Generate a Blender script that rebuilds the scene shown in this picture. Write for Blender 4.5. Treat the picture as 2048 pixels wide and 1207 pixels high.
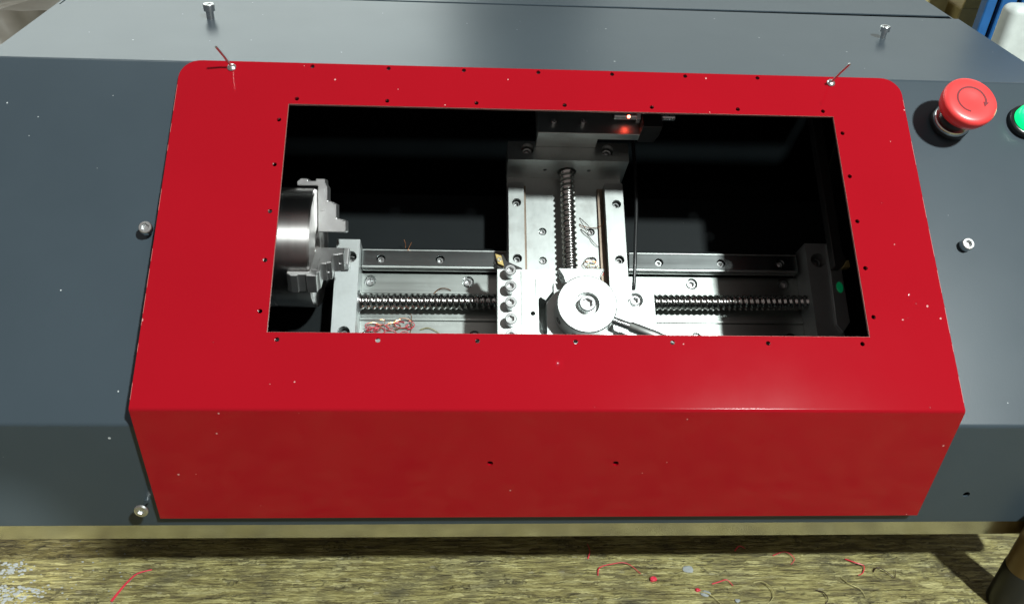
import bpy, bmesh, math, random
from mathutils import Vector, Matrix

# ------------------------------------------------------------------ scene, camera, light
S = bpy.context.scene
for o in list(bpy.data.objects):
    bpy.data.objects.remove(o)
COL = S.collection
MM = 0.001
ZT = 195.0                       # bench top is world z = 0; the door's bend line lies 195 mm above it
A = 0.5984                       # tilt of the door and of the slant bed (34.3 degrees)
cA, sA = math.cos(A), math.sin(A)

cam_d = bpy.data.cameras.new('camera')
cam = bpy.data.objects.new('camera', cam_d)
COL.objects.link(cam)
cam.matrix_world = (Matrix.Translation(Vector((-62.62, -403.99, 369.73 + ZT)) * MM)
                    @ Matrix.Rotation(-0.0710, 4, 'Z') @ Matrix.Rotation(0.9578, 4, 'X') @ Matrix.Rotation(0.0513, 4, 'Z'))
cam_d.sensor_fit = 'HORIZONTAL'
cam_d.sensor_width = 36.0
cam_d.lens = 36.0 * 1700.0 / 2048.0
cam_d.clip_start = 0.01
cam_d.clip_end = 50
S.camera = cam

W = bpy.data.worlds.new('World')
S.world = W
W.use_nodes = True
bg = W.node_tree.nodes['Background']
bg.inputs['Color'].default_value = (1.0, 0.88, 0.83, 1)
bg.inputs['Strength'].default_value = 0.21

def area_lamp(name, loc, target, size, power, color, size_y=None):
    d = bpy.data.lights.new(name, 'AREA')
    d.energy = power
    d.color = color
    if size_y:
        d.shape = 'RECTANGLE'; d.size = size * MM; d.size_y = size_y * MM
    else:
        d.shape = 'DISK'; d.size = size * MM
    o = bpy.data.objects.new(name, d)
    COL.objects.link(o)
    o.location = Vector((loc[0], loc[1], loc[2] + ZT)) * MM
    dirv = (Vector(target) - Vector(loc))
    o.rotation_euler = dirv.to_track_quat('-Z', 'Y').to_euler()
    return o

# the work lamp to the right of the photographer, whose light falls square through the window
area_lamp('work_lamp', (970, -1175, 2205), (40, 120, 0), 140, 128.0, (0.93, 1.0, 0.97))
# ceiling fitting behind the machine, mirrored in the top panel
area_lamp('ceiling_lamp', (-1300, 3000, 1400), (-150, 200, 140), 2600, 33.0, (0.90, 1.0, 0.96), 1300)
area_lamp('far_ceiling_lamp', (1700, 3300, 1500), (150, 200, 140), 2600, 12.0, (0.90, 1.0, 0.96), 1300)

# fluorescent tube over the machine, mirrored as a line in the upper fold
area_lamp('tube_lamp', (-750, 900, 2000), (-200, 250, 100), 1200, 7.0, (0.93, 1.0, 0.97), 60)
# added narrow spot, no real lamp: brightens the bench's left end under the tray
sd = bpy.data.lights.new('added_bench_spot', 'SPOT')
sd.energy = 95.0; sd.color = (1.0, 0.97, 0.88); sd.shadow_soft_size = 0.02
sd.spot_size = math.radians(5.8); sd.spot_blend = 0.05
so = bpy.data.objects.new('added_bench_spot', sd); COL.objects.link(so)
so.location = Vector((100, -1000, 780 + ZT)) * MM
so.rotation_euler = (Vector((-430, 30, -195)) - Vector((100, -1000, 780))).to_track_quat('-Z', 'Y').to_euler()

S.view_settings.view_transform = 'Standard'
S.view_settings.look = 'None'
S.view_settings.exposure = 0.0
S.view_settings.gamma = 1.0
S.render.engine = 'CYCLES'

# ------------------------------------------------------------------ materials
MATS = {}
def nt(name):
    m = bpy.data.materials.new(name)
    m.use_nodes = True
    t = m.node_tree
    return m, t, t.nodes['Principled BSDF']

def N(t, kind, **kw):
    n = t.nodes.new(kind)
    for k, v in kw.items():
        setattr(n, k, v)
    return n

def ramp(t, stops):
    r = N(t, 'ShaderNodeValToRGB')
    e = r.color_ramp.elements
    while len(e) < len(stops):
        e.new(0.5)
    for el, (p, c) in zip(e, stops):
        el.position = p
        el.color = (c, c, c, 1) if isinstance(c, (int, float)) else (c[0], c[1], c[2], 1)
    return r

def noise(t, vec, scale, detail=3, rough=0.55):
    n = N(t, 'ShaderNodeTexNoise')
    n.inputs['Scale'].default_value = scale
    n.inputs['Detail'].default_value = detail
    n.inputs['Roughness'].default_value = rough
    t.links.new(vec, n.inputs['Vector'])
    return n.outputs['Fac']

def coords(t, scale=(1, 1, 1), rot=(0, 0, 0)):
    g = N(t, 'ShaderNodeNewGeometry')
    m = N(t, 'ShaderNodeMapping')
    m.inputs['Scale'].default_value = scale
    m.inputs['Rotation'].default_value = rot
    t.links.new(g.outputs['Position'], m.inputs['Vector'])
    return m.outputs['Vector']

def mixc(t, fac, a, b):
    m = N(t, 'ShaderNodeMix', data_type='RGBA')
    for sock, v in ((m.inputs['Factor'], fac), (m.inputs['A'], a), (m.inputs['B'], b)):
        if isinstance(v, (tuple, list)):
            sock.default_value = (v[0], v[1], v[2], 1)
        elif isinstance(v, (int, float)):
            sock.default_value = v
        else:
            t.links.new(v, sock)
    return m.outputs['Result']

def math_(t, op, a, b=0.0):
    m = N(t, 'ShaderNodeMath', operation=op)
    for i, v in enumerate((a, b)):
        if isinstance(v, (int, float)):
            m.inputs[i].default_value = v
        else:
            t.links.new(v, m.inputs[i])
    return m.outputs[0]

def bump(t, b, h, dist, strength=1.0):
    n = N(t, 'ShaderNodeBump')
    n.inputs['Strength'].default_value = strength
    n.inputs['Distance'].default_value = dist
    t.links.new(h, n.inputs['Height'])
    t.links.new(n.outputs['Normal'], b.inputs['Normal'])

def specks(t, vec, scale, keep, size):
    """sparse round flecks: Voronoi cells, of which only a few are kept"""
    v = N(t, 'ShaderNodeTexVoronoi')
    v.inputs['Scale'].default_value = scale
    t.links.new(vec, v.inputs['Vector'])
    sep = N(t, 'ShaderNodeSeparateColor')
    t.links.new(v.outputs['Color'], sep.inputs['Color'])
    k = math_(t, 'LESS_THAN', sep.outputs[0], keep)
    sz = math_(t, 'MULTIPLY', sep.outputs[1], size)
    d = math_(t, 'LESS_THAN', v.outputs['Distance'], sz)
    return math_(t, 'MULTIPLY', k, d)

def paint(name, col, var, rough, peel, dust, dustcol=(0.62, 0.6, 0.58), spec=0.5):
    m, t, b = nt(name)
    v = coords(t)
    big = noise(t, v, 9, 4)
    c = mixc(t, ramp_out(t, big, 0.35, 0.65), col, var)
    sp = specks(t, v, 260, dust * 1.6, 0.19)
    sp2 = specks(t, coords(t, (1, 0.7, 1), (0.4, 0.7, 0.2)), 120, dust * 0.5, 0.13)
    f = math_(t, 'MAXIMUM', sp, sp2)
    c = mixc(t, f, c, dustcol)
    t.links.new(c, b.inputs['Base Color'])
    r = N(t, 'ShaderNodeMapRange')
    r.inputs['To Min'].default_value = rough - 0.01
    r.inputs['To Max'].default_value = rough + 0.025
    t.links.new(noise(t, v, 28, 4), r.inputs['Value'])
    t.links.new(r.outputs[0], b.inputs['Roughness'])
    b.inputs['Specular IOR Level'].default_value = spec
    h = math_(t, 'ADD', noise(t, v, 900, 2), math_(t, 'MULTIPLY', f, 3.0))
    bump(t, b, h, peel)
    return m

def ramp_out(t, fac, lo, hi):
    r = N(t, 'ShaderNodeMapRange')
    r.inputs['From Min'].default_value = lo
    r.inputs['From Max'].default_value = hi
    t.links.new(fac, r.inputs['Value'])
    return r.outputs[0]

def steel(name, col, rough, stretch=(1, 1, 1), stain=0.35, var=0.10, bumpd=0.00002, staincol=(0.20, 0.19, 0.17)):
    m, t, b = nt(name)
    v = coords(t)
    vs = coords(t, stretch, (-A, 0, 0))
    st = math_(t, 'MULTIPLY', ramp_out(t, noise(t, v, 26, 5, 0.65), 0.52, 0.78), stain)
    grain = noise(t, vs, 420, 3)
    c = mixc(t, math_(t, 'MULTIPLY', grain, 0.35), col, tuple(x * 0.72 for x in col))
    c = mixc(t, st, c, staincol)
    t.links.new(c, b.inputs['Base Color'])
    b.inputs['Metallic'].default_value = 1.0
    r = N(t, 'ShaderNodeMapRange')
    r.inputs['To Min'].default_value = rough - var
    r.inputs['To Max'].default_value = rough + var
    t.links.new(math_(t, 'ADD', math_(t, 'MULTIPLY', noise(t, vs, 150, 3), 0.6), math_(t, 'MULTIPLY', noise(t, v, 40, 3), 0.4)), r.inputs['Value'])
    t.links.new(r.outputs[0], b.inputs['Roughness'])
    bump(t, b, grain, bumpd)
    return m

def plain(name, col, rough=0.5, metal=0.0, emit=None, strength=0.0, coat=0.0):
    m, t, b = nt(name)
    v = coords(t)
    c = mixc(t, ramp_out(t, noise(t, v, 60, 4), 0.3, 0.7), col, tuple(x * 0.82 for x in col))
    t.links.new(c, b.inputs['Base Color'])
    b.inputs['Roughness'].default_value = rough
    b.inputs['Metallic'].default_value = metal
    b.inputs['Coat Weight'].default_value = coat
    if emit:
        b.inputs['Emission Color'].default_value = (*emit, 1)
        b.inputs['Emission Strength'].default_value = strength
    return m

M = {}
M['red'] = paint('red_powder_coat', (0.292, 0.0026, 0.0090), (0.280, 0.0024, 0.0084), 0.085, 0.000004, 0.020, (0.52, 0.26, 0.25), 0.32)
M['grey'] = paint('anthracite_powder_coat', (0.040, 0.056, 0.069), (0.036, 0.051, 0.063), 0.30, 0.00003, 0.010, (0.42, 0.45, 0.46), 0.38)
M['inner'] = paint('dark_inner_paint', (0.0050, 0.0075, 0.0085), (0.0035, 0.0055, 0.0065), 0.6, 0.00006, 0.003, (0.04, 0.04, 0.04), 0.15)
M['steel_x'] = steel('ground_steel_along_bed', (0.46, 0.50, 0.48), 0.34, (0.04, 1, 1), 0.5)
M['rail'] = steel('polished_rail_steel', (0.42, 0.46, 0.46), 0.22, (0.04, 1, 1), 0.3, 0.05, 0.000004)
M['steel_v'] = steel('ground_steel_along_slide', (0.46, 0.49, 0.48), 0.42, (1, 0.05, 1), 0.5)
M['steel'] = steel('milled_steel', (0.58, 0.62, 0.60), 0.40, (1, 1, 1), 0.3)
M['block'] = steel('blasted_block_steel', (0.46, 0.49, 0.49), 0.55, (1, 1, 1), 0.25)
M['block'].node_tree.nodes['Principled BSDF'].inputs['Metallic'].default_value = 0.75
M['greenglint'] = plain('green_reflection_glow', (0.01, 0.22, 0.10), 0.3, 0, (0.0, 1.0, 0.32), 0.06)  # glowing colour standing in for the pilot lamp's green reflection
M['alu'] = steel('milled_aluminium', (0.52, 0.55, 0.54), 0.46, (0.3, 1, 1), 0.4)
M['chuck'] = steel('turned_steel', (0.66, 0.64, 0.63), 0.36, (1, 0.05, 0.05), 0.25, 0.06)
def turned(m):
    t = m.node_tree; b = t.nodes['Principled BSDF']
    tg = N(t, 'ShaderNodeTangent', direction_type='RADIAL', axis='X')
    t.links.new(tg.outputs[0], b.inputs['Tangent'])
    b.inputs['Anisotropic'].default_value = 0.85
    b.inputs['Anisotropic Rotation'].default_value = 0.25
turned(M['chuck'])
M['jaw'] = steel('hardened_jaw_steel', (0.58, 0.58, 0.58), 0.42, (1, 1, 1), 0.3)
M['screw'] = steel('polished_screw_steel', (0.62, 0.62, 0.60), 0.20, (1, 1, 1), 0.3, 0.06, 0.000005)
M['bolt'] = steel('zinc_bolt_steel', (0.70, 0.72, 0.72), 0.28, (1, 1, 1), 0.2, 0.08)
M['blackbolt'] = steel('dark_bolt_steel', (0.34, 0.35, 0.35), 0.34, (1, 1, 1), 0.3, 0.08)
M['mirror'] = steel('polished_stainless', (0.74, 0.74, 0.70), 0.16, (0.25, 1, 1), 0.2, 0.05, 0.00002, (0.5, 0.48, 0.4))
M['chrome'] = plain('chrome_ring', (0.75, 0.77, 0.77), 0.12, 1.0)
M['black'] = plain('black_plastic', (0.012, 0.013, 0.014), 0.30)
M['rubber'] = plain('black_cable_sheath', (0.018, 0.019, 0.020), 0.32)
M['toolblack'] = plain('black_oxide_tool_steel', (0.05, 0.05, 0.05), 0.36, 0.6)
M['cap'] = plain('red_button_plastic', (0.78, 0.055, 0.055), 0.34)
M['groove'] = plain('dark_red_print', (0.16, 0.006, 0.012), 0.5)
M['gold'] = plain('gold_coated_carbide', (0.78, 0.60, 0.24), 0.32, 0.8)
M['copper'] = plain('copper_shaving', (0.62, 0.28, 0.14), 0.34, 0.9)
M['redwire'] = plain('red_lacquered_shaving', (0.60, 0.03, 0.06), 0.4)
M['paleswarf'] = plain('pale_olive_shaving', (0.42, 0.38, 0.17), 0.45, 0.4)
M['darkswarf'] = plain('burnt_shaving', (0.045, 0.025, 0.018), 0.45, 0.4)
M['chip'] = plain('white_plaster_crumb', (0.27, 0.29, 0.29), 0.85)
M['greenlens'] = plain('lit_green_lens', (0.01, 0.35, 0.14), 0.25, 0, (0.0, 1.0, 0.28), 1.1)
M['greencore'] = plain('lit_green_core', (0.6, 1.0, 0.85), 0.3, 0, (0.10, 1.0, 0.55), 14.0)
M['redled'] = plain('lit_red_led', (1.0, 0.2, 0.12), 0.3, 0, (1.0, 0.09, 0.05), 32.0)
M['card'] = plain('brown_cardboard', (0.46, 0.39, 0.17), 0.8)
M['blue'] = plain('blue_enamel', (0.025, 0.13, 0.36), 0.35)
M['white'] = plain('white_plastic', (0.62, 0.68, 0.66), 0.4)
M['brown'] = plain('bronze_brown_lacquer', (0.16, 0.10, 0.035), 0.35, 0.2)
M['bag'] = plain('grey_brown_film', (0.17, 0.155, 0.13), 0.32)
M['bluegrey'] = plain('blue_grey_cloth', (0.17, 0.20, 0.24), 0.7)

def wood_material():
    m, t, b = nt('weathered_bench_wood')
    v = coords(t)
    wob = coords(t)
    fib = coords(t, (0.11, 1, 1), (0, 0, 0.03))
    fib2 = coords(t, (0.20, 1, 1), (0, 0, -0.05))
    n1 = noise(t, fib, 420, 4, 0.65)
    n2 = noise(t, fib2, 130, 5, 0.65)
    n3 = noise(t, v, 22, 5, 0.65)
    n4 = noise(t, fib, 900, 2, 0.6)
    f = math_(t, 'ADD', math_(t, 'MULTIPLY', n1, 0.45), math_(t, 'ADD', math_(t, 'MULTIPLY', n2, 0.42), math_(t, 'MULTIPLY', n4, 0.13)))
    r = ramp(t, [(0.34, (0.022, 0.017, 0.010)), (0.42, (0.115, 0.094, 0.034)), (0.50, (0.235, 0.205, 0.072)), (0.58, (0.36, 0.325, 0.130)), (0.68, (0.56, 0.52, 0.29))])
    t.links.new(f, r.inputs['Fac'])
    c = mixc(t, math_(t, 'MULTIPLY', ramp_out(t, n3, 0.50, 0.68), 0.6), r.outputs['Color'], (0.075, 0.072, 0.045))
    def vor(vec, scale, feature):
        vn = N(t, 'ShaderNodeTexVoronoi', feature=feature)
        vn.inputs['Scale'].default_value = scale
        dv = N(t, 'ShaderNodeVectorMath', operation='ADD')
        nz = N(t, 'ShaderNodeTexNoise'); nz.inputs['Scale'].default_value = 160
        t.links.new(v, nz.inputs['Vector'])
        sc = N(t, 'ShaderNodeVectorMath', operation='SCALE'); sc.inputs['Scale'].default_value = 0.0035
        t.links.new(nz.outputs['Color'], sc.inputs[0])
        t.links.new(vec, dv.inputs[0]); t.links.new(sc.outputs[0], dv.inputs[1])
        t.links.new(dv.outputs[0], vn.inputs['Vector'])
        return vn
    fl1 = vor(coords(t, (0.13, 1, 1), (0, 0, 0.05)), 470, 'F1')
    sp1 = N(t, 'ShaderNodeSeparateColor'); t.links.new(fl1.outputs['Color'], sp1.inputs['Color'])
    c = mixc(t, math_(t, 'MULTIPLY', ramp_out(t, sp1.outputs[0], 0.74, 0.84), 0.42), c, (0.54, 0.50, 0.24))
    c = mixc(t, math_(t, 'MULTIPLY', ramp_out(t, sp1.outputs[1], 0.78, 0.86), 0.40), c, (0.065, 0.052, 0.026))
    fl2 = vor(coords(t, (0.05, 1, 1), (0, 0, 0.02)), 120, 'DISTANCE_TO_EDGE')
    crack = math_(t, 'MULTIPLY', math_(t, 'LESS_THAN', fl2.outputs['Distance'], 0.028), ramp_out(t, noise(t, v, 60, 3), 0.48, 0.56))
    c = mixc(t, math_(t, 'MULTIPLY', crack, 0.5), c, (0.022, 0.018, 0.010))
    # oil stains
    c = mixc(t, math_(t, 'MULTIPLY', ramp_out(t, noise(t, coords(t, (0.7, 1, 1)), 30, 4), 0.60, 0.70), 0.55), c, (0.028, 0.026, 0.018))
    # white plaster patch soaked into the boards towards the left end
    sx = N(t, 'ShaderNodeSeparateXYZ')
    t.links.new(v, sx.inputs[0])
    fl = specks(t, coords(t, (0.5, 1, 1)), 330, 0.06, 0.5)
    c = mixc(t, math_(t, 'MULTIPLY', fl, 0.30), c, (0.45, 0.42, 0.30))
    t.links.new(c, b.inputs['Base Color'])
    b.inputs['Roughness'].default_value = 0.62
    h = math_(t, 'ADD', math_(t, 'MULTIPLY', n1, 1.0), math_(t, 'ADD', math_(t, 'MULTIPLY', n2, 1.2), math_(t, 'MULTIPLY', n4, 0.4)))
    h = math_(t, 'ADD', h, math_(t, 'MULTIPLY', sp1.outputs[2], 0.45))
    h = math_(t, 'SUBTRACT', h, math_(t, 'MULTIPLY', crack, 0.5))
    bump(t, b, h, 0.0030)
    return m
M['wood'] = wood_material()

# ------------------------------------------------------------------ mesh helpers (all lengths in mm)
def tag(o, label, cat, group=None):
    o['label'] = label
    o['category'] = cat
    if group:
        o['group'] = group
    return o

BED0 = Vector((0, 226.2, -30.0))           # a point on the rear rail's top, on the bolt line
def bedw(x, v, w):
    return Vector((x, BED0.y + v * cA - w * sA, BED0.z + v * sA + w * cA))

class Thing:
    pass

def thing(name, label, cat, base=(0, 0, 0), frame='world', group=None):
    e = bpy.data.objects.new(name, None)
    e.empty_display_size = 0.01
    COL.objects.link(e)
    if frame == 'bed':
        p = bedw(*base)
        e.rotation_euler = (A, 0, 0)
    elif frame == 'door':                    # x, distance up the slope from the bend, height off the door
        p = Vector((base[0], base[1] * cA - base[2] * sA, base[1] * sA + base[2] * cA))
        e.rotation_euler = (A, 0, 0)
    else:
        p = Vector(base)
    e.location = Vector((p.x, p.y, p.z + ZT)) * MM
    tag(e, label, cat, group)
    e['_base'] = list(base)
    BASES[e.name] = Vector(base)
    return e
BASES = {}

def circ(cx, cy, r, n=16, ph=0.0):
    return [(cx + r * math.cos(2 * math.pi * i / n + ph), cy + r * math.sin(2 * math.pi * i / n + ph)) for i in range(n)]

def rect(x0, x1, y0, y1):
    return [(x0, y0), (x1, y0), (x1, y1), (x0, y1)]

def rrect(x0, x1, y0, y1, r, n=5, corners=(1, 1, 1, 1)):
    pts = []
    for k, (cx, cy, a0) in enumerate(((x0 + r, y0 + r, math.pi), (x1 - r, y0 + r, 1.5 * math.pi), (x1 - r, y1 - r, 0), (x0 + r, y1 - r, 0.5 * math.pi))):
        if corners[k]:
            for i in range(n + 1):
                an = a0 + 0.5 * math.pi * i / n
                pts.append((cx + r * math.cos(an), cy + r * math.sin(an)))
        else:
            pts.append(((x0, y0), (x1, y0), (x1, y1), (x0, y1))[k])
    return pts

class G:
    def __init__(s):
        s.b = bmesh.new()
    def merge(s, t):
        me = bpy.data.meshes.new('t')
        t.to_mesh(me); t.free()
        s.b.from_mesh(me)
        bpy.data.meshes.remove(me)
        return s
    def box(s, x0, x1, y0, y1, z0, z1, bev=0.0, mat=None, seg=1):
        t = bmesh.new()
        bmesh.ops.create_cube(t, size=1)
        for v in t.verts:
            v.co = Vector(((x0 + x1) / 2 + v.co.x * (x1 - x0), (y0 + y1) / 2 + v.co.y * (y1 - y0), (z0 + z1) / 2 + v.co.z * (z1 - z0)))
        if bev:
            bmesh.ops.bevel(t, geom=t.edges[:], offset=bev, segments=seg, affect='EDGES', profile=0.5)
        if mat:
            bmesh.ops.transform(t, matrix=mat, verts=t.verts)
        return s.merge(t)
    def plate(s, outer, holes, z0, z1, mat=None):
        """flat plate with through holes; outer and holes are 2-D loops"""
        t = bmesh.new()
        for lp in [outer] + holes:
            vs = [t.verts.new((x, y, z1)) for x, y in lp]
            for i in range(len(vs)):
                t.edges.new((vs[i], vs[(i + 1) % len(vs)]))
        bmesh.ops.triangle_fill(t, use_beauty=True, use_dissolve=False, edges=t.edges[:])
        if z0 is not None:
            ex = bmesh.ops.extrude_face_region(t, geom=t.faces[:])
            bmesh.ops.translate(t, vec=(0, 0, z0 - z1), verts=[g for g in ex['geom'] if isinstance(g, bmesh.types.BMVert)])
            bmesh.ops.recalc_face_normals(t, faces=t.faces[:])
        if mat:
            bmesh.ops.transform(t, matrix=mat, verts=t.verts)
        return s.merge(t)
    def rings(s, loops, close=False, cap0=True, cap1=True):
        b = s.b
        vs = [[b.verts.new(p) for p in lp] for lp in loops]
        n = len(loops[0])
        for i in range(len(vs) - 1 + (1 if close else 0)):
            a, c = vs[i], vs[(i + 1) % len(vs)]
            for j in range(n):
                b.faces.new((a[j], a[(j + 1) % n], c[(j + 1) % n], c[j]))
        if cap0 and not close:
            b.faces.new(vs[0][::-1])
        if cap1 and not close:
            b.faces.new(vs[-1])
        return s
    def lathe(s, prof, n=32, mat=None, cap0=True, cap1=True):
        """prof: list of (radius or callable(angle), z) along +Z"""
        loops = []
        for r, z in prof:
            lp = []
            for i in range(n):
                an = 2 * math.pi * i / n
                rr = r(an) if callable(r) else r
                p = Vector((rr * math.cos(an), rr * math.sin(an), z))
                lp.append(mat @ p if mat else p)
            loops.append(lp)
        return s.rings(loops, False, cap0, cap1)
    def tube(s, pts, r, n=6, r1=None):
        pts = [Vector(p) for p in pts]
        loops = []
        up = Vector((0.3, 0.2, 0.93))
        for i, p in enumerate(pts):
            d = (pts[min(i + 1, len(pts) - 1)] - pts[max(i - 1, 0)]).normalized()
            a = d.cross(up)
            if a.length < 1e-3:
                a = d.cross(Vector((1, 0, 0)))
            a.normalize(); c = d.cross(a)
            rr = r if r1 is None else r + (r1 - r) * i / (len(pts) - 1)
            loops.append([p + a * rr * math.cos(2 * math.pi * k / n) + c * rr * math.sin(2 * math.pi * k / n) for k in range(n)])
        return s.rings(loops)
    def prism(s, poly, d0, d1, mat=None, bev=0.0):
        t = bmesh.new()
        f = t.faces.new([t.verts.new((x, y, d1)) for x, y in poly])
        ex = bmesh.ops.extrude_face_region(t, geom=[f])
        bmesh.ops.translate(t, vec=(0, 0, d0 - d1), verts=[g for g in ex['geom'] if isinstance(g, bmesh.types.BMVert)])
        bmesh.ops.recalc_face_normals(t, faces=t.faces[:])
        if bev:
            bmesh.ops.bevel(t, geom=t.edges[:], offset=bev, segments=1, affect='EDGES', profile=0.5)
        if mat:
            bmesh.ops.transform(t, matrix=mat, verts=t.verts)
        return s.merge(t)
    def build(s, name, mat, parent=None, smooth=None, origin=None):
        org = Vector(origin) if origin is not None else (BASES[parent.name] if parent is not None and parent.name in BASES else Vector((0, 0, 0)))
        bmesh.ops.recalc_face_normals(s.b, faces=s.b.faces[:])
        for v in s.b.verts:
            v.co = (v.co - org) * MM
        me = bpy.data.meshes.new(name)
        s.b.to_mesh(me); s.b.free()
        me.materials.append(M[mat] if isinstance(mat, str) else mat)
        if smooth is not None:
            me.polygons.foreach_set('use_smooth', [True] * len(me.polygons))
            me.set_sharp_from_angle(angle=math.radians(smooth))
        o = bpy.data.objects.new(name, me)
        COL.objects.link(o)
        if parent is not None:
            o.parent = parent
            BASES[o.name] = org
        return o

def solo(g, name, mat, label, cat, base, frame='world', group=None, smooth=None):
    """a thing that is one mesh; its coordinates are in the given frame"""
    o = g.build(name, mat, None, smooth, origin=base)
    if frame == 'bed':
        p = bedw(*base); o.rotation_euler = (A, 0, 0)
    elif frame == 'door':
        p = Vector((base[0], base[1] * cA - base[2] * sA, base[1] * sA + base[2] * cA)); o.rotation_euler = (A, 0, 0)
    else:
        p = Vector(base)
    o.location = Vector((p.x, p.y, p.z + ZT)) * MM
    return tag(o, label, cat, group)

def struct(g, name, mat, smooth=None):
    o = g.build(name, mat, None, smooth)
    o.location = (0, 0, ZT * MM)
    o['kind'] = 'structure'
    return o

def T(x=0, y=0, z=0):
    return Matrix.Translation((x, y, z))
def axis_to(d):
    return Vector(d).to_track_quat('Z', 'Y').to_matrix().to_4x4()
def hexr(ap):
    return lambda an: ap / math.cos(((an + math.pi / 6) % (math.pi / 3)) - math.pi / 6)

def cap_screw(g, x, y, z, r, h, key=None, mat=None, depth=None):
    """socket head cap screw, head from z up to z+h"""
    key = key or r * 0.5
    depth = depth or h * 0.55
    m = (mat or Matrix()) @ T(x, y, z)
    g.lathe([(r, 0), (r, h - 0.12 * r), (r * 0.9, h), (hexr(key * 1.08), h), (hexr(key), h - 0.08 * r), (hexr(key * 0.98), h - depth)], 24, m)
    return g

def ball_screw(g, p0, p1, r, pitch, depth, n=20, per=8):
    p0, p1 = Vector(p0), Vector(p1)
    L = (p1 - p0).length
    m = T(*p0) @ axis_to(p1 - p0)
    steps = int(L / pitch * per)
    prof = []
    for i in range(steps + 1):
        z = L * i / steps
        def rad(an, z=z):
            ph = (z / pitch - an / (2 * math.pi)) % 1.0
            d = abs(ph - 0.5) * 2            # 0 in the groove's middle, 1 on the land
            k = min(1.0, d / 0.62)
            return r - depth * (1 - k * k) ** 0.5 if k < 1 else r
        prof.append((rad, z))
    g.lathe(prof, n, m)
    return g

rnd = random.Random(7)

# ------------------------------------------------------------------ setting: bench
g = G()
g.box(-1500, 1600, -420, 1300, -ZT - 38, -ZT, 2)
bench = struct(g, 'workbench_top', 'wood')
g = G()
g.box(-4200, 4200, 4400, 4440, -900, 2600)
wallm = plain('workshop_wall_paint', (0.20, 0.20, 0.18), 0.8)
struct(g, 'background_wall', wallm)

# ------------------------------------------------------------------ enclosure
ENC = thing('machine_enclosure', 'dark grey sheet metal lathe enclosure with sloping front and flat top', 'enclosure', (0, 200, -131))
XL, XR = -410.0, 400.0
GY0, GZ0 = 5.0, -18.0            # grey lower bend
GY1, GZ1 = 217.5, 144.6          # grey upper bend
ga = math.atan2(GZ1 - GZ0, GY1 - GY0)
GL = math.hypot(GZ1 - GZ0, GY1 - GY0)
gm = T(0, GY0, GZ0) @ Matrix.Rotation(ga, 4, 'X')
R_ = 4.0
def bend(g, cy, cz, r, a0, a1, n=10, x0=XL, x1=XR, th=1.6):
    out = []
    for i in range(n + 1):
        an = a0 + (a1 - a0) * i / n
        out.append((cy + r * math.cos(an), cz + r * math.sin(an)))
    inn = []
    for i in range(n, -1, -1):
        an = a0 + (a1 - a0) * i / n
        inn.append((cy + (r - th) * math.cos(an), cz + (r - th) * math.sin(an)))
    mt = Matrix(((0, 0, 1, 0), (1, 0, 0, 0), (0, 1, 0, 0), (0, 0, 0, 1)))
    g.prism(out + inn, x0, x1, mt)
# sloping panel: local y runs up the slope; the tangent length is trimmed for the bends
t_low = R_ * math.tan((math.pi / 2 - ga) / 2)
t_up = R_ * math.tan(ga / 2)
ES = (305.0, 0.0)
def slope_y(v):                      # door distance v -> distance up the grey slope
    return v * GL / 260.2
g = G()
holes = [rect(-222, 246, 26, 244)]
ESY = slope_y(224.5)
g.plate(rect(XL, XR, t_low, GL - t_up), holes + [circ(300.2, slope_y(127.2), 2.2, 12), circ(-278.2, slope_y(128.5), 2.2, 12)], -1.6, 0, gm)
g.build('front_slope_panel', 'grey', ENC)
g = G()
bend(g, GY0 + R_, GZ0 - t_low, R_, math.pi, math.pi / 2 + ga, 10)
g.build('lower_bend', 'grey', ENC)
g = G()
bend(g, GY1 + t_up, GZ1 - R_, R_, math.pi / 2 + ga, math.pi / 2, 12)
g.build('upper_bend', 'grey', ENC)
# lower front panel with the one empty screw hole
mfront = Matrix(((1, 0, 0, 0), (0, 0, -1, GY0), (0, 1, 0, 0), (0, 0, 0, 1)))
g = G()
g.plate(rect(XL, XR, -113, GZ0 - t_low), [circ(303.7, -85.1, 2.6, 14), circ(-278.6, -90.3, 1.8, 12)], -1.6, 0, mfront)
g.build('lower_front_panel', 'grey', ENC)
# small folded hem along the bottom edge
g = G(); g.box(XL, XR, GY0 + 0.1, GY0 + 9, -114.6, -113.02)
g.build('bottom_hem', 'grey', ENC)
SEAM = 384.0
g = G()
g.plate(rect(XL, XR, GY1 + t_up, SEAM), [circ(-274.5, 320, 2.4, 12), circ(300.3, 320, 2.4, 12), rect(XL + 2.2, XL + 3.6, 347, 378)], GZ1 - 1.6, GZ1)
g.build('top_panel', 'grey', ENC)
g = G(); g.prism([(XL + 2, SEAM + 2.5), (XR - 4, SEAM + 10.5), (XR - 4, 560), (XL + 2, 560)], GZ1 - 2.0, GZ1 - 0.4, None, 0.3)
g.build('rear_top_panel', 'grey', ENC)
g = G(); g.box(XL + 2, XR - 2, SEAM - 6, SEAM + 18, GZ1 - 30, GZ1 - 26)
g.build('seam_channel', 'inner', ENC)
side = [(GY0 + 2.2, -113), (GY0 + 2.2, GZ0 - 3), (GY1 + 2, GZ1 - 2.2), (560, GZ1 - 2.2), (560, -113)]
mt = Matrix(((0, 0, 1, 0), (1, 0, 0, 0), (0, 1, 0, 0), (0, 0, 0, 1)))
for xs in (XL + 0.05, XR - 1.65):
    g = G(); g.prism(side, xs, xs + 1.6, mt); g.build('side_panel', 'grey', ENC)
g = G(); g.box(XL + 2, XR - 2, 556, 558, -114.2, GZ1 - 2.2); g.build('back_panel', 'inner', ENC)
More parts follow.
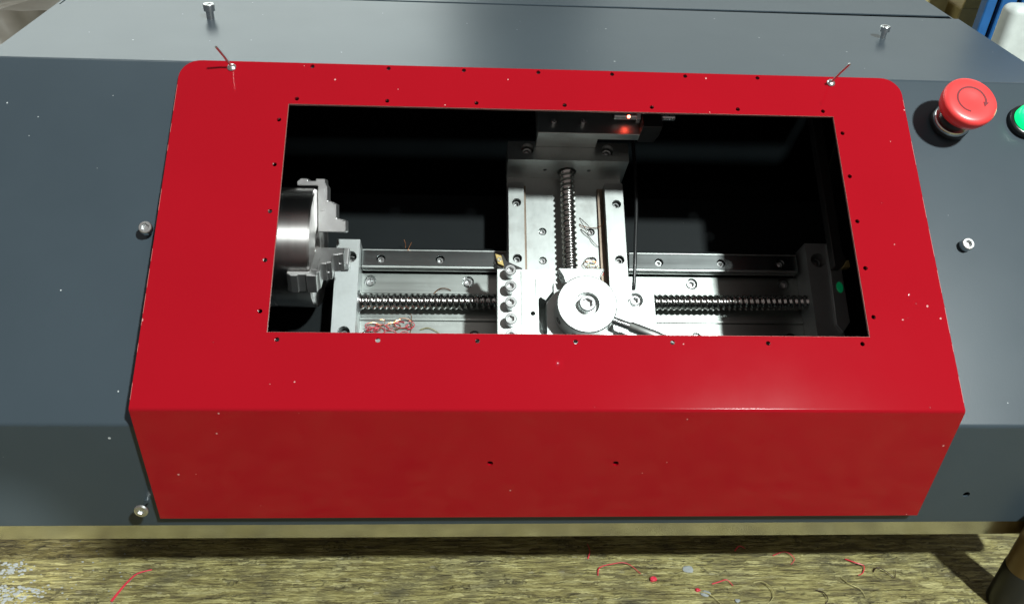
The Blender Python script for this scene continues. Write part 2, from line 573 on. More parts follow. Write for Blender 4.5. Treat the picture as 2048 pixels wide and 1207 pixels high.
g = G(); g.box(XL + 1.8, XR - 1.8, 9, 555.9, -114.2, -112.4); g.build('floor_panel', 'inner', ENC)
# polished drip tray below the enclosure
TRAY = thing('drip_tray', 'narrow polished stainless drip tray edge under the grey enclosure', 'tray', (0, 8, -131))
g = G()
g.plate(rrect(XL + 6, XR - 4, 7.5, 545, 10, 6), [], -131.5, -114.7)
g.build('tray_wall', 'mirror', TRAY)
for fx, fy in ((-250, 150), (250, 150), (-250, 480), (250, 480)):
    g = G(); g.lathe([(22, -ZT), (22, -ZT + 12), (14, -ZT + 16), (14, -131.6)], 24, T(fx, fy, 0)); g.build('rubber_foot', 'rubber', TRAY, 40)

# ------------------------------------------------------------------ red door
DOOR = thing('red_window_cover', 'bright red folded sheet steel cover with a large rectangular opening and screw holes', 'cover', (0, 0, 0))
TH = 2.0
RB = 3.2
tb = RB * math.tan((math.pi / 2 - A) / 2)
md = Matrix.Rotation(A, 4, 'X')
hp = []
for i in range(7):
    hp.append((-174.8 + 55.65 * i, 257.4))
    hp.append((-184.0 + 65.0 * i, 229.3))
    hp.append((-182.6 + 65.0 * i, 46.4))
for i in range(5):
    hp.append((-195.2, 211.4 - 36.4 * i))
    hp.append((218.2, 210.6 - 36.2 * i))
g = G()
outer = rrect(-270, 270, tb, 260.2, 15, 8, (0, 0, 1, 1))
g.plate(outer, [rect(-189.6, 213.4, 51.4, 224.9)] + [circ(x, y, 1.55, 14) for x, y in hp]
        + [circ(-232.9, 254.5, 1.6, 12), circ(215.6, 254.5, 1.6, 12)], -TH, 0, md)
g.build('sloping_face', 'red', DOOR)
g = G()
bend(g, RB, -tb, RB, math.pi, math.pi / 2 + A, 14, -270, 270, TH)
g.build('rounded_fold', 'red', DOOR)
mfr = Matrix(((1, 0, 0, 0), (0, 0, -1, 0.0), (0, 1, 0, 0), (0, 0, 0, 1)))
g = G()
g.plate(rect(-270, 270, -101.5, -tb), [circ(-43.1, -47.9, 2.1, 16), circ(42.1, -48, 2.1, 16)], -TH, 0, mfr)
g.build('front_flange', 'red', DOOR)
# bare metal lip round the opening, where the paint has chipped off the cut edge
g = G()
for x0, x1, y0, y1 in ((-189.6, 213.4, 224.75, 224.9), (-189.6, -189.45, 51.6, 224.7), (213.25, 213.4, 51.6, 224.7), (-189.6, 213.4, 51.4, 51.55)):
    g.box(x0, x1, y0, y1, -1.9, -0.15, mat=md)
g.build('bare_cut_edge', plain('chipped_edge_metal', (0.34, 0.16, 0.14), 0.5, 0.3), DOOR)

g = G()
for sx in (-1, 1):
    y = 6.0
    while y < 240:
        L = rnd.uniform(4, 26)
        x0, x1 = sorted((sx * 269.8, sx * 270.06))
        g.box(x0, x1, y, min(y + L, 243), -1.7 + rnd.uniform(0, 0.5), 0.03, mat=md)
        y += L + rnd.uniform(2, 30)
g.build('worn_side_edge', plain('worn_pink_primer', (0.42, 0.13, 0.12), 0.5), DOOR)['kind'] = 'stuff'

# ------------------------------------------------------------------ rivets, screws
def rivet(x, label, lean):
    t = thing('pop_rivet', label, 'rivet', (x, 254.5, 0), 'door', 'loose rivets in the cover')
    g = G(); g.lathe([(1.5, -6), (1.5, 0.1), (3.1, 0.1), (3.2, 0.7), (2.4, 1.5), (1.2, 1.9)], 20, T(x, 254.5, 0)); g.build('flange', 'bolt', t, 40)
    g = G(); g.tube([(x, 254.5, 1.5), (x + lean * 0.5, 254.5, 13), (x + lean, 254.5 - 1, 25)], 0.85, 8); g.build('mandrel', 'steel', t, 50)
    g = G(); g.lathe([(0.85, 0), (1.0, 0.4), (0.4, 1.4)], 8, T(x + lean, 254.5 - 1, 24.8)); g.build('mandrel_tip', 'bolt', t)
rivet(-232.9, 'loose pop rivet with long stem at the cover\'s top left corner', -4.5)
rivet(215.6, 'loose pop rivet with long stem at the cover\'s top right corner', 3.5)

def panel_screw(base_m, h_out, label, r=4.4, hh=4.6, shank=2.0, depth=10, style='cap'):
    pos = base_m.to_translation()
    e = bpy.data.objects.new('panel_screw', None)
    COL.objects.link(e)
    e.matrix_world = T(0, 0, 0)
    e.location = Vector((pos.x, pos.y, pos.z + ZT)) * MM
    tag(e, label, 'screw', 'screws standing out of the enclosure')
    BASES[e.name] = pos
    g = G(); g.lathe([(shank, -depth), (shank, h_out)], 14, base_m); g.build('shank', 'bolt', e, 50)
    g = G()
    if style == 'cap':
        cap_screw(g, 0, 0, h_out, r, hh, r * 0.52, base_m)
    else:
        g.lathe([(shank, h_out), (r, h_out + 1.6), (r, h_out + 2.2), (r * 0.8, h_out + 2.9), (hexr(r * 0.42), h_out + 2.95), (hexr(r * 0.40), h_out + 1.6)], 24, base_m)
    g.build('head', 'bolt', e, 35)
panel_screw(gm @ T(-278.2, slope_y(128.5), 0) @ Matrix.Rotation(0.10, 4, 'Y'), 6.0, 'zinc socket screw half out of the grey slope left of the red cover')
panel_screw(gm @ T(300.2, slope_y(127.2), 0), 1.5, 'zinc socket screw in the grey slope right of the red cover')
panel_screw(T(-274.5, 320, GZ1), 6.5, 'zinc socket screw standing on the top panel at left', 4.6, 5.5, 3.2)
panel_screw(T(300.3, 320, GZ1), 6.0, 'zinc socket screw standing on the top panel at right', 4.3, 4.5, 2.6)
panel_screw(mfront @ T(-278.6, -90.3, 0) @ Matrix.Rotation(-0.25, 4, 'X'), 8.5, 'flat headed screw half out of the lower front panel beside the cover\'s bottom left corner', 4.7, 3, 1.8, 9, 'flat')

# ------------------------------------------------------------------ emergency stop and pilot lamp
EST = thing('emergency_stop_button', 'red mushroom emergency stop button on a chrome and black collar', 'button', (305, 224.5, -4.0), 'door')
mb = T(305, 224.5, -4.0)
g = G(); g.lathe([(15.2, 0), (15.2, 2.5), (14.7, 3.6)], 40, mb); g.build('base_washer', 'black', EST, 40)
g = G(); g.lathe([(14.6, 3.6), (14.6, 5.0), (13.6, 6.6), (11.5, 7.0)], 40, mb); g.build('chrome_ring', 'chrome', EST, 40)
g = G(); g.lathe([(11.0, 5), (10.6, 14), (10.0, 22)], 36, mb); g.build('stem', 'black', EST, 40)
g = G()
prof = [(11.0, 17.5), (16.5, 18.0), (18.4, 19.5), (19.6, 23.5), (20.0, 27.0), (19.7, 28.8), (18.6, 30.0), (16.0, 30.7), (11, 31.0), (6, 30.6), (2, 30.2)]
g.lathe(prof, 48, mb); cap = g.build('mushroom_head', 'cap', EST, 50)
g = G()
def arc_strip(g, r0, r1, a0, a1, z, m, n=40):
    for i in range(n):
        b0 = a0 + (a1 - a0) * i / n; b1 = a0 + (a1 - a0) * (i + 1) / n
        vs = [g.b.verts.new(m @ Vector((r * math.cos(b), r * math.sin(b), zz))) for r, b, zz in ((r0, b0, z[0]), (r1, b0, z[1]), (r1, b1, z[1]), (r0, b1, z[0]))]
        g.b.faces.new(vs)
arc_strip(g, 9.8, 11.2, math.radians(-15), math.radians(255), (31.06, 31.10), mb)
ar = [(8.4, -12), (12.6, -12), (10.4, -36)]
g.b.faces.new([g.b.verts.new(mb @ Vector((r * math.cos(math.radians(d)), r * math.sin(math.radians(d)), 31.12))) for r, d in ar])
a_ = g.build('turn_arrow', 'groove', EST)

PL = thing('pilot_lamp', 'lit green pilot lamp cut by the right picture edge', 'lamp', (366, 226, -4), 'door')
mp = T(366, 226, -4)
g = G(); g.lathe([(14.0, 0), (14.0, 3.0), (13.0, 4.0), (11.7, 4.2)], 36, mp); g.build('bezel', 'black', PL, 40)
g = G(); g.lathe([(11.6, 3.0), (11.4, 8), (10.0, 11.5), (6.0, 13.2), (1.0, 13.6)], 32, mp); g.build('lens', 'greenlens', PL, 60)
g = G(); g.lathe([(8.0, 12.6), (7.0, 13.9), (1.0, 14.5)], 24, mp); g.build('bright_core', 'greencore', PL, 60)

# ------------------------------------------------------------------ inside: base casting
g = G()
g.box(-240, 330, -140, 75, -60, -22, 1.0)
g.build  # one mesh
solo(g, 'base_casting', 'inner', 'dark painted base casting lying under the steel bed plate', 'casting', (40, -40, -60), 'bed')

# ------------------------------------------------------------------ lathe bed (slant bed, frame x / up the slope / off the slope)
BED = thing('lathe_bed', 'steel slant bed with rear guide rail, long ball screw and two end blocks', 'lathe bed', (45, -35, -21.5), 'bed')
g = G()
pl_holes = [(-144.1, -15.2), (-58.0, -15.2), (142.6, -14.6), (227.2, -14.0), (56, -15)]
pl_low = [(-144.1, -66), (-52.0, -66), (142.6, -66), (227.2, -66)]
g.plate(rect(-151, 240, -112, -8.0), [circ(x, y, 5.4, 18) for x, y in pl_holes + pl_low], -21.5, -14)
g.build('bed_plate', 'steel_x', BED)
g = G(); g.box(-151, 240, -52.5, -49.5, -13.9, -12.2, 0.4); g.box(-151, 240, -27, -24.5, -13.9, -13.3, 0.2)
g.build('machined_step', 'steel_x', BED)
for x, y in pl_holes + pl_low:
    g = G(); cap_screw(g, x, y, -21, 4.2, 6.0, 2.3); g.build('bolt', 'bolt', BED, 35)
    g = G(); g.plate(circ(x, y, 5.3, 18), [circ(x, y, 4.3, 18)], -21.4, -20.2); g.build('washer', 'bolt', BED)
rb = [-142 + 58.2 * i for i in range(-0, 7)]
rb = [-134.0, -82.6, 111.0, 167.0, 220.5]
g = G()
g.plate(rect(-150.5, 236, -6.0, 7.6), [circ(x, 0, 3.9, 18) for x in rb], -12, 0)
g.build('rear_rail', 'rail', BED)
g = G(); g.box(-150.5, 236, 7.62, 8.9, -4, 0.25, 0.25); g.build('rail_edge', 'alu', BED)
g = G(); g.box(-150.5, 236, -8.0, -6.0, -9, -5.5, 0.3); g.box(-150.5, 236, -7.9, -6.0, -3.0, -0.8, 0.3)
g.build('rail_ledge', 'alu', BED)
g = G(); g.box(-150.5, 238, 8.95, 12, -21, -3.0, 0.3); g.build('rail_backing', 'inner', BED)
for x in rb:
    g = G(); cap_screw(g, x, 0, -8.5, 3.1, 5.6, 1.6); g.build('rail_bolt', 'bolt', BED, 35)
g = G()
g.plate(rect(-150.5, 236, -110, -84), [circ(x, -97, 3.9, 16) for x in rb], -12, 0); g.build('front_rail', 'steel_x', BED)
# bearing blocks
def block(x0, x1, v0, v1, w0, w1, bolts, br, name):
    g = G()
    g.plate(rect(x0, x1, v0, v1), [circ(x, y, br, 20) for x, y in bolts], w1 - 14, w1)
    g.box(x0, x1, v0, v1, w0, w1 - 14.02)
    o = g.build(name, 'block', BED)
    for x, y in bolts:
        g = G(); cap_screw(g, x, y, w1 - 13.6, br * 0.72, 7.0, br * 0.38); q = g.build('block_bolt', 'blackbolt', BED, 35)
    return o
block(-171, -151.2, -112, 12.5, -21.5, 12, [(-158.5, -3.7), (-160.5, -71.5)], 5.2, 'end_block')
block(240.2, 264, -112, 15, -21.5, 12, [(250.5, -1.1), (250.5, -82)], 6.6, 'end_block')
g = G(); g.prism([(256.5, -62), (261.5, -69.5), (269, -60), (269, 14), (259, 14)], -6, 15.5, None, 0.5); gb = g.build('guide_bar', 'block', BED)
g = G(); g.lathe([(3.0, 0), (2.8, 0.5), (0.5, 0.8)], 20, T(264.5, -28, 15.5) @ Matrix.Diagonal((1, 1.7, 1, 1))); g.build('pilot_reflection', 'greenglint', gb, 60)  # pilot lamp's reflection put in as a glowing oval, not a fitted light
g = G(); g.lathe([(7.6, 0), (7.6, 1.6), (9.6, 1.6), (9.6, 0)], 28, T(-151.2, -39.5, -1) @ axis_to((1, 0, 0))); g.build('bearing_collar', 'bolt', BED, 40)
g = G(); ball_screw(g, (-151, -39.2, -1.5), (240.2, -36.5, -1.5), 6.9, 5.0, 1.35); g.build('ball_screw', 'screw', BED, 50)

# ------------------------------------------------------------------ chuck
CV, CW, CX = -7.0, 37.0, -181.0
CH = thing('lathe_chuck', 'round steel three jaw chuck at the left of the opening', 'chuck', (-230, CV, CW), 'bed')
mc = T(CX, CV, CW) @ axis_to((1, 0, 0))
g = G()
g.lathe([(47, -95), (49, -94), (49, -32), (48.4, -31.4), (48.4, -30), (49, -29.4), (49, -1.4), (47.8, 0.0), (20, 0.0), (18.5, -1.5), (13.5, -1.5), (13.2, -20)], 96, mc)
g.build('chuck_body', 'chuck', CH, 30)
g = G(); g.lathe([(60, -130), (60, -96)], 64, mc); g.build('back_plate', 'inner', CH, 30)
def polar(th):        # local frame: X radial, Y along the spindle, Z tangential
    rad = Vector((0, math.cos(th), math.sin(th)))
    ax = Vector((1, 0, 0))
    tan = rad.cross(ax)
    m = Matrix((( rad.x, ax.x, tan.x, CX), (rad.y, ax.y, tan.y, CV), (rad.z, ax.z, tan.z, CW), (0, 0, 0, 1)))
    return m
th1 = math.radians(24)
for k in range(3):
    mj = polar(th1 + k * 2 * math.pi / 3)
    poly = [(13, 0.2), (13, 22), (13.8, 22.8), (22.5, 22.8), (22.5, 19.5), (24, 18.3), (24, 15.2), (36, 15.2), (36, 12.2), (38, 11), (38, 8.0), (49.5, 8.0), (52, 6.2), (56, 6.0), (56, -1.5),
            (54.2, -1.5), (54.2, -8), (56, -8), (56, -13.5), (53.5, -16.5), (50.2, -16.5), (50.2, 0.2)]
    g = G(); g.prism(poly, -8, 8, mj, 0.5)
    j = g.build('jaw', 'jaw', CH)
    g = G()
    for r0, y in ((22.6, 20.5), (36.1, 13.0)):
        g.box(r0, r0 + 0.7, y - 3.0, y + 0.5, -7.4, -1.2, 0.1, mj); g.box(r0, r0 + 0.7, y - 3.0, y + 0.5, 1.2, 7.4, 0.1, mj)
    g.box(30, 48, 2.0, 5.5, -8.5, -7.95, 0.1, mj); g.box(30, 48, 2.0, 5.5, 7.95, 8.5, 0.1, mj)
    g.build('grip_ridge', 'jaw', j)
    ms = polar(th1 + math.pi / 3 + k * 2 * math.pi / 3)
for k in range(3):
    th = th1 + math.radians(76) + k * 2 * math.pi / 3
    mk = T(CX - 52, CV + 48.2 * math.cos(th), CW + 48.2 * math.sin(th)) @ axis_to((0, math.cos(th), math.sin(th)))
    g = G(); g.lathe([(6.5, 0.0), (6.5, 1.2), (5.8, 1.5), (hexr(3.4), 1.5), (hexr(3.3), 0.4)], 24, mk); g.build('key_socket', 'bolt', CH, 35)

# ------------------------------------------------------------------ cross slide
XS = thing('cross_slide', 'bright steel cross slide with two bolted rails and a ball screw down its middle', 'cross slide', (27, 0, 0.4), 'bed')
g = G(); g.box(-22, 75, -108, 70, 0.4, 4, 0.4); g.box(-24.5, 77, -100, 72, 4.02, 11.98, 0.4); g.build('saddle', 'steel', XS)
cb = [(6.0, 19.8), (5.6, -7.6), (48.2, 20), (48.6, -7.2)]
g = G()
g.plate(rect(-24.5, 77.0, -108, 72), [circ(x, y, 3.6, 18) for x, y in cb], 12, 18)
g.build('slide_plate', 'steel_v', XS)
for x, y in cb:
    g = G(); cap_screw(g, x, y, 12.5, 2.7, 4.2, 1.4); g.build('plate_bolt', 'bolt', XS, 35)
for x0, x1, xb in ((-24.0, -10.6, -17.0), (60.2, 76.2, 70.0)):
    rbv = [41.5, -11.0, -60]
    g = G(); g.plate(rrect(x0, x1, -106, 62, 1.2, 2), [circ(xb, y, 4.0, 20) for y in rbv], 18.02, 30)
    r_ = g.build('side_rail', 'steel_v', XS)
    for y in rbv:
        g = G(); cap_screw(g, xb, y, 20.5, 3.2, 5.4, 1.7); g.build('rail_bolt', 'blackbolt', XS, 35)
g = G(); g.box(-10.4, -8.4, -100, 61, 18.05, 24, 0.2); g.box(55.0, 60.0, -100, 61, 18.05, 20.5, 0.2)
g.build('gib_strip', steel('stained_brown_steel', (0.30, 0.24, 0.19), 0.38, (1, 0.05, 1), 0.6, 0.1, 0.00002, (0.10, 0.05, 0.03)), XS)
# rear bearing block, with two counterbored bolts and the screw's bore
mv = Matrix(((1, 0, 0, 0), (0, 0, -1, 72.0), (0, 1, 0, 0), (0, 0, 0, 1)))
g = G()
g.plate(rect(-25.2, 79.0, 12.05, 47), [circ(27.5, 30, 8.4, 28), circ(8, 33, 1.6, 10), circ(46.5, 33, 1.6, 10)], -6, 0, mv)
g.plate(rect(-25.2, 79.0, 78.02, 90), [circ(-8.4, 82.5, 5.6, 20), circ(60.8, 82.5, 5.6, 20)], 36, 50)
g.box(-25.2, 79.0, 78.02, 90, 12.05, 35.98)
g.box(-25.2, 79.0, 72.0, 78.0, 47.02, 50)
g.build('rear_block', 'steel', XS)
for x in (-8.4, 60.8):
    g = G(); cap_screw(g, x, 82.5, 36.2, 4.6, 7.5, 2.4); g.build('block_bolt', 'bolt', XS, 35)
g = G(); ball_screw(g, (27.5, -100, 30.0), (27.5, 77.5, 30.0), 6.6, 5.0, 1.3); g.build('ball_screw', 'screw', XS, 50)
# limit switch bracket behind the block
g = G(); g.box(-1.5, 50.5, 85.0, 89.9, 50.05, 64, 0.4); g.box(-1.5, 50.5, 90.0, 116, 56, 64, 0.4); g.build('bracket_spacer', 'steel', XS)
g = G(); g.box(-1.5, 99.0, 84.6, 118, 64.05, 73, 0.5); g.build('sensor_bracket', 'steel', XS)
for x in (12, 36.8):
    g = G(); cap_screw(g, x, 94.5, 73.05, 2.4, 4.0, 1.2); g.build('bracket_bolt', 'bolt', XS, 35)
g = G(); g.prism([(84.5, 62), (98.5, 62), (101, 74), (101, 86.5), (84.5, 86.5)], 84.0, 104, Matrix(((1, 0, 0, 0), (0, 0, 1, 0), (0, 1, 0, 0), (0, 0, 0, 1))), 0.5)
g.build('sensor_clamp', 'toolblack', XS)
SN = thing('limit_sensor', 'small cylindrical limit sensor with a glowing red light behind the cross slide', 'sensor', (85, 98.5, 73), 'bed')
g = G(); g.lathe([(3.0, 62), (3.4, 62.6), (3.4, 83.9)], 20, T(0, 98.0, 80.5) @ axis_to((1, 0, 0))); g.build('barrel', 'bolt', SN, 40)
g = G(); g.lathe([(3.0, 101.1), (3.4, 101.6), (3.4, 113), (2.8, 113.6)], 20, T(0, 98.0, 80.5) @ axis_to((1, 0, 0))); g.build('barrel_end', 'bolt', SN, 40)
g = G(); g.lathe([(hexr(5.0), 80.5), (hexr(5.0), 83.6)], 24, T(0, 98.0, 80.5) @ axis_to((1, 0, 0))); g.build('lock_nut', 'bolt', SN, 40)
g = G(); g.lathe([(1.3, 0), (1.2, 0.7), (0.7, 1.2), (0.2, 1.4)], 14, T(74.0, 95.6, 83.0) @ axis_to((0, -0.6, 0.8))); g.build('lit_indicator', 'redled', SN, 60)

# ------------------------------------------------------------------ tool post, tool holder
TP = thing('tool_post', 'round capped steel tool post with a locking lever at the front of the cross slide', 'tool post', (34, -68, 30.05), 'bed')
g = G()
poly = [(0.5, -112), (0.5, -52.5), (6.5, -57), (9, -50), (9, -37), (58, -37), (58, -112)]
g.prism([(1.5, -112), (1.5, -88), (4, -84), (4, -58.5), (10, -51), (10, -42), (54, -42), (57, -46), (57, -112)], 30.1, 52, None, 0.5)
g.build('post_body', 'alu', TP)
g = G(); g.prism([(12.5, -34.5), (16.5, -41), (18, -47), (47, -47), (46, -41), (50, -34.5)], 52.05, 66, None, 0.5); g.build('dovetail_key', 'alu', TP)
md_ = T(33.6, -67.5, 0)
g = G(); g.lathe([(23.2, 52.1), (23.2, 54), (23.6, 54.4), (23.6, 73.2), (22.8, 74.0), (9.6, 74.0), (9.3, 73.6), (9.3, 69.0)], 72, md_)
g.build('clamp_cap', 'alu', TP, 30)
g = G(); cap_screw(g, 33.6, -67.5, 69.02, 6.6, 6.8, 3.5); g.build('centre_bolt', 'bolt', TP, 35)
g = G()
for an in (205, 248):
    q = Vector((33.6 + 23.3 * math.cos(math.radians(an)), -67.5 + 23.3 * math.sin(math.radians(an)), 62.5))
    g.lathe([(3.0, 0), (3.0, 0.6), (2.2, 0.62), (2.0, -3)], 16, T(*q) @ axis_to((math.cos(math.radians(an)), math.sin(math.radians(an)), 0)))
g.build('lever_socket', 'toolblack', TP, 40)
ld = Vector((0.90, -0.40, 0.12)).normalized()
lp = Vector((33.6, -67.5, 63)) + Vector((0.90, -0.40, 0)).normalized() * 22
g = G(); ball_screw(g, lp, lp + ld * 15, 3.4, 1.25, 0.4, 16, 6); L1 = g.build('threaded_stud', 'bolt', TP, 50)
g = G(); m_ = T(*(lp + ld * 15)) @ axis_to(ld); g.lathe([(3.4, 0), (4.2, 1.6), (4.2, 20), (3.7, 26), (3.7, 60)], 24, m_); g.build('lever', 'steel', TP, 40)
g = G(); g.plate(rect(58.5, 93.0, -112, -45), [circ(77.5, -53.4, 6.4, 22)], 38, 46); g.box(60, 91.5, -111, -46, 30.1, 37.98); g.build('side_plate', 'alu', TP)
g = G(); cap_screw(g, 77.5, -53.4, 38.1, 4.3, 7.2, 2.3); g.build('plate_bolt', 'bolt', TP, 35)
g = G(); g.plate(circ(77.5, -53.4, 6.3, 22), [circ(77.5, -53.4, 4.4, 22)], 38.02, 40); g.build('plate_washer', 'bolt', TP)

TH_ = thing('tool_holder', 'bright block tool holder with a row of four socket screws left of the tool post', 'tool holder', (-18, -65, 30.05), 'bed')
g = G()
out = [(-35, -112), (-35, -31.5), (-4.5, -31.5), (8.0, -31.5), (8.0, -36), (9.0, -50), (3.2, -57.5), (-0.8, -55), (-2.4, -57), (-2.4, -84), (-0.8, -86.5), (0.5, -88), (0.5, -112)]
g.plate(out, [circ(-7.0, -69.0, 1.9, 14)] + [circ(-25.0, -36.2 - 13.6 * i, 3.0, 16) for i in range(6)], 34, 55)
g.build('holder_body', 'alu', TH_)
g = G(); g.box(-16.2, -15.9, -90, -33, 55.02, 55.15); g.box(-4.6, -4.3, -56, -40, 55.02, 55.15); g.build('scribed_line', 'toolblack', TH_)
for i in range(6):
    g = G(); y = -36.2 - 13.6 * i
    g.lathe([(2.7, 45), (2.7, 58.6)], 16, T(-25, y, 0)); cap_screw(g, -25.0, y, 58.6, 4.6, 6.6, 2.3)
    g.build('clamp_screw', 'bolt', TH_, 35)

CT = thing('turning_tool', 'dark turning tool with a gold diamond insert poking out of the tool holder', 'cutting tool', (-30, -27, 40), 'bed')
g = G(); g.prism([(-38, -21), (-30, -13.5), (-26.5, -20), (-14, -26), (-14, -31.3), (-30, -31.3)], 36, 44.5, None, 0.4); g.build('shank', 'toolblack', CT)
g = G(); g.prism([(-36.6, -14.5), (-34.3, -23.4), (-29.0, -25.8), (-31.3, -16.2)], 44.55, 47.6, None, 0.3); ins = g.build('diamond_insert', 'gold', CT)
g = G(); cap_screw(g, -32.9, -20.0, 46.6, 2.0, 1.6, 1.0); g.build('insert_screw', 'bolt', CT, 35)

BB = thing('boring_bar', 'black boring bar with a small gold tip hanging over the right end block', 'cutting tool', (239, 20, 70), 'bed')
g = G()
g.prism([(234.5, 150), (234.5, -33.5), (240.5, -33.8), (245.5, -28), (243.5, -24), (242.8, -20), (243.2, 150)], 65, 74, None, 0.5); g.build('bar', 'toolblack', BB)
g = G(); g.prism([(240.6, -34.6), (246.3, -34.6), (246.0, -28.4), (244.2, -28.8)], 70, 76, None, 0.2); g.build('gold_tip', 'gold', BB)
g = G(); g.box(215, 262, 120, 150, 60, 64.9, 0.5); g.build('bar_mount', 'inner', BB)

# cable
g = G()
pts = [(93, 130, 8), (92, 95, 14), (91.5, 72, 15), (90.5, 45, 15), (88.5, 20, 14), (87.0, 0, 13), (86.0, -15, 11), (85.0, -28, 8), (84.5, -37, 0), (84.5, -40, -10)]
def smooth_pts(p, k=6):
    p = [Vector(q) for q in p]; out = []
    for i in range(len(p) - 1):
        a, b, c, d = p[max(i - 1, 0)], p[i], p[i + 1], p[min(i + 2, len(p) - 1)]
        for j in range(k):
            t = j / k
            out.append(0.5 * ((2 * b) + (c - a) * t + (2 * a - 5 * b + 4 * c - d) * t * t + (3 * b - a - 3 * c + d) * t ** 3))
    out.append(p[-1])
    return out
g.tube(smooth_pts(pts), 1.6, 10)
solo(g, 'cable', 'rubber', 'thin black cable hanging beside the right rail of the cross slide', 'cable', (84.5, -40, -10), 'bed', None, 60)

# ------------------------------------------------------------------ shavings inside
def curl(c, r, turns, start, pitch, drift, n=None, seed=0, flat=0.55):
    rr = random.Random(seed)
    n = n or int(10 * turns) + 6
    out = []
    for i in range(n):
        t = i / (n - 1)
        an = start + turns * 2 * math.pi * t
        q = r * (1 + 0.25 * math.sin(3.1 * t + seed))
        out.append((c[0] + q * math.cos(an) + drift[0] * t, c[1] + q * flat * math.sin(an) + drift[1] * t, c[2] + pitch * t + abs(math.sin(5 * t + seed)) * 0.9))
    return out
def shaving(pts, r, mat, label, frame='bed', group='metal shavings'):
    g = G(); g.tube(pts, r, 5, r * 0.55)
    b = pts[0]
    return solo(g, 'metal_shaving', mat, label, 'shaving', b, frame, group, 60)
shaving(curl((48, 30, 19.2), 11, 0.42, -2.6, 2.5, (0, 0)), 0.45, 'copper', 'orange shaving arching across the slide plate near the rear')
shaving(smooth_pts([(39.5, 22, 19), (43, 18, 21), (47, 14, 19.5), (50, 9, 20.5), (55, 5, 19), (60, 5.5, 20)], 4), 0.42, 'darkswarf', 'dark wavy shaving passing over the right plate bolt')
shaving(smooth_pts([(39, 33, 19), (43, 27, 22), (46, 22, 24), (48, 17, 21)], 4), 0.36, 'darkswarf', 'thin dark straight shaving above the right plate bolt')
for i, (dx, dy, r, tr, st, mat, lab) in enumerate((
        (46, -11, 5.0, 1.3, 0.3, 'copper', 'copper curl at the top of the shaving tangle by the dovetail'),
        (48, -14, 4.2, 1.7, 2.0, 'paleswarf', 'pale curl in the middle of the shaving tangle by the dovetail'),
        (50, -18, 6.0, 0.9, 4.0, 'copper', 'copper curl at the bottom of the shaving tangle by the dovetail'),
        (46, -8, 6.5, 0.5, 1.0, 'darkswarf', 'dark thread sticking up from the shaving tangle by the dovetail'),
        (54, -20, 4.0, 0.8, 5.0, 'redwire', 'red thread at the right of the shaving tangle by the dovetail'))):
    shaving(curl((dx, dy, 19), r, tr, st, 4.0, (1, -2), None, i), 0.42, mat, lab)
shaving(curl((-123, 16, -20), 9, 0.34, -1.0, 9, (4, 0), None, 3, 0.9), 0.5, 'copper', 'orange curl standing behind the rear rail near the chuck')
shaving(smooth_pts([(-111, 8, -0.2), (-109.5, 10.5, 3), (-107.5, 14, 4.5)], 4), 0.5, 'copper', 'short orange shaving on the rear rail edge right of the taller curl')
shaving(smooth_pts([(-88, -27, -13), (-83, -23, -11.5), (-77, -22.5, -12), (-73, -24, -13)], 4), 0.55, 'copper', 'short orange shaving lying on the bed plate above the screw')
shaving(smooth_pts([(-107, -48, -8), (-106, -56, -11), (-107.5, -64, -13), (-111, -71, -13.5)], 4), 0.4, 'copper', 'orange thread hanging below the long ball screw')
shaving(smooth_pts([(-99, -60.5, -13.3), (-92, -59, -12), (-85, -62, -12.5), (-81, -65, -13.4)], 4), 0.45, 'paleswarf', 'pale curved shaving lying below the long ball screw')
for i in range(16):
    mat = ('redwire', 'copper', 'redwire')[i % 3]
    x, v = -143 + 2.3 * i + rnd.uniform(-3, 3), -60 + rnd.uniform(-5, 4.5)
    shaving(curl((x, v, -13.3), rnd.uniform(3, 7.5), rnd.uniform(0.5, 1.3), rnd.uniform(0, 6), rnd.uniform(1, 6), (rnd.uniform(-3, 6), rnd.uniform(-2, 2)), None, i), 0.42, mat,
            'red curled thread in the tangled nest at the lower left of the bed' if mat == 'redwire' else 'copper coloured curled thread in the tangled nest at the lower left of the bed',
            'bed', 'red threads of the nest' if mat == 'redwire' else 'copper threads of the nest')

# ------------------------------------------------------------------ bench litter
TZ = -ZT
def litter(pts, r, mat, label, name='metal_shaving', cat='shaving'):
    pts = [(x * 1.025, y + 12, z) for x, y, z in pts]
    g = G(); g.tube(smooth_pts(pts, 4), r * 0.85, 5, r * 0.4)
    return solo(g, name, mat, label, cat, (pts[0][0], pts[0][1], TZ), 'world', 'shavings on the bench', 60)
litter([(-316, -12, TZ + 1), (-313, -4, TZ + 1.6), (-309, 5, TZ + 2), (-304, 12, TZ + 2.4), (-295, 16.5, TZ + 1)], 1.15, 'redwire', 'long red curved shaving on the bench at the left')
litter([(248, 22, TZ + .6), (254, 17, TZ + 2.4), (260, 14, TZ + 2), (257, 8, TZ + 1), (252, 5, TZ + 2)], 0.75, 'redwire', 'crumpled red shaving at the right below the cover\'s corner')
litter([(266, 9, TZ + .6), (270, 12, TZ + 2.4), (276, 8, TZ + 2.6), (281, 3, TZ + 1), (284, 10, TZ + 2)], 0.6, 'darkswarf', 'dark crooked shaving right of the crumpled red one')
litter([(134, -1, TZ + .6), (140, 0, TZ + 2), (146, 1.5, TZ + 2.4), (150, -3, TZ + .8)], 0.7, 'redwire', 'short red shaving in the middle right of the bench')
litter([(167, 0, TZ + .6), (174, -1, TZ + 2.6), (179, -8, TZ + 3), (178, -15, TZ + 2), (170, -22, TZ + .6)], 0.6, 'paleswarf', 'pale hooked shaving with a long bend near the bottom edge')
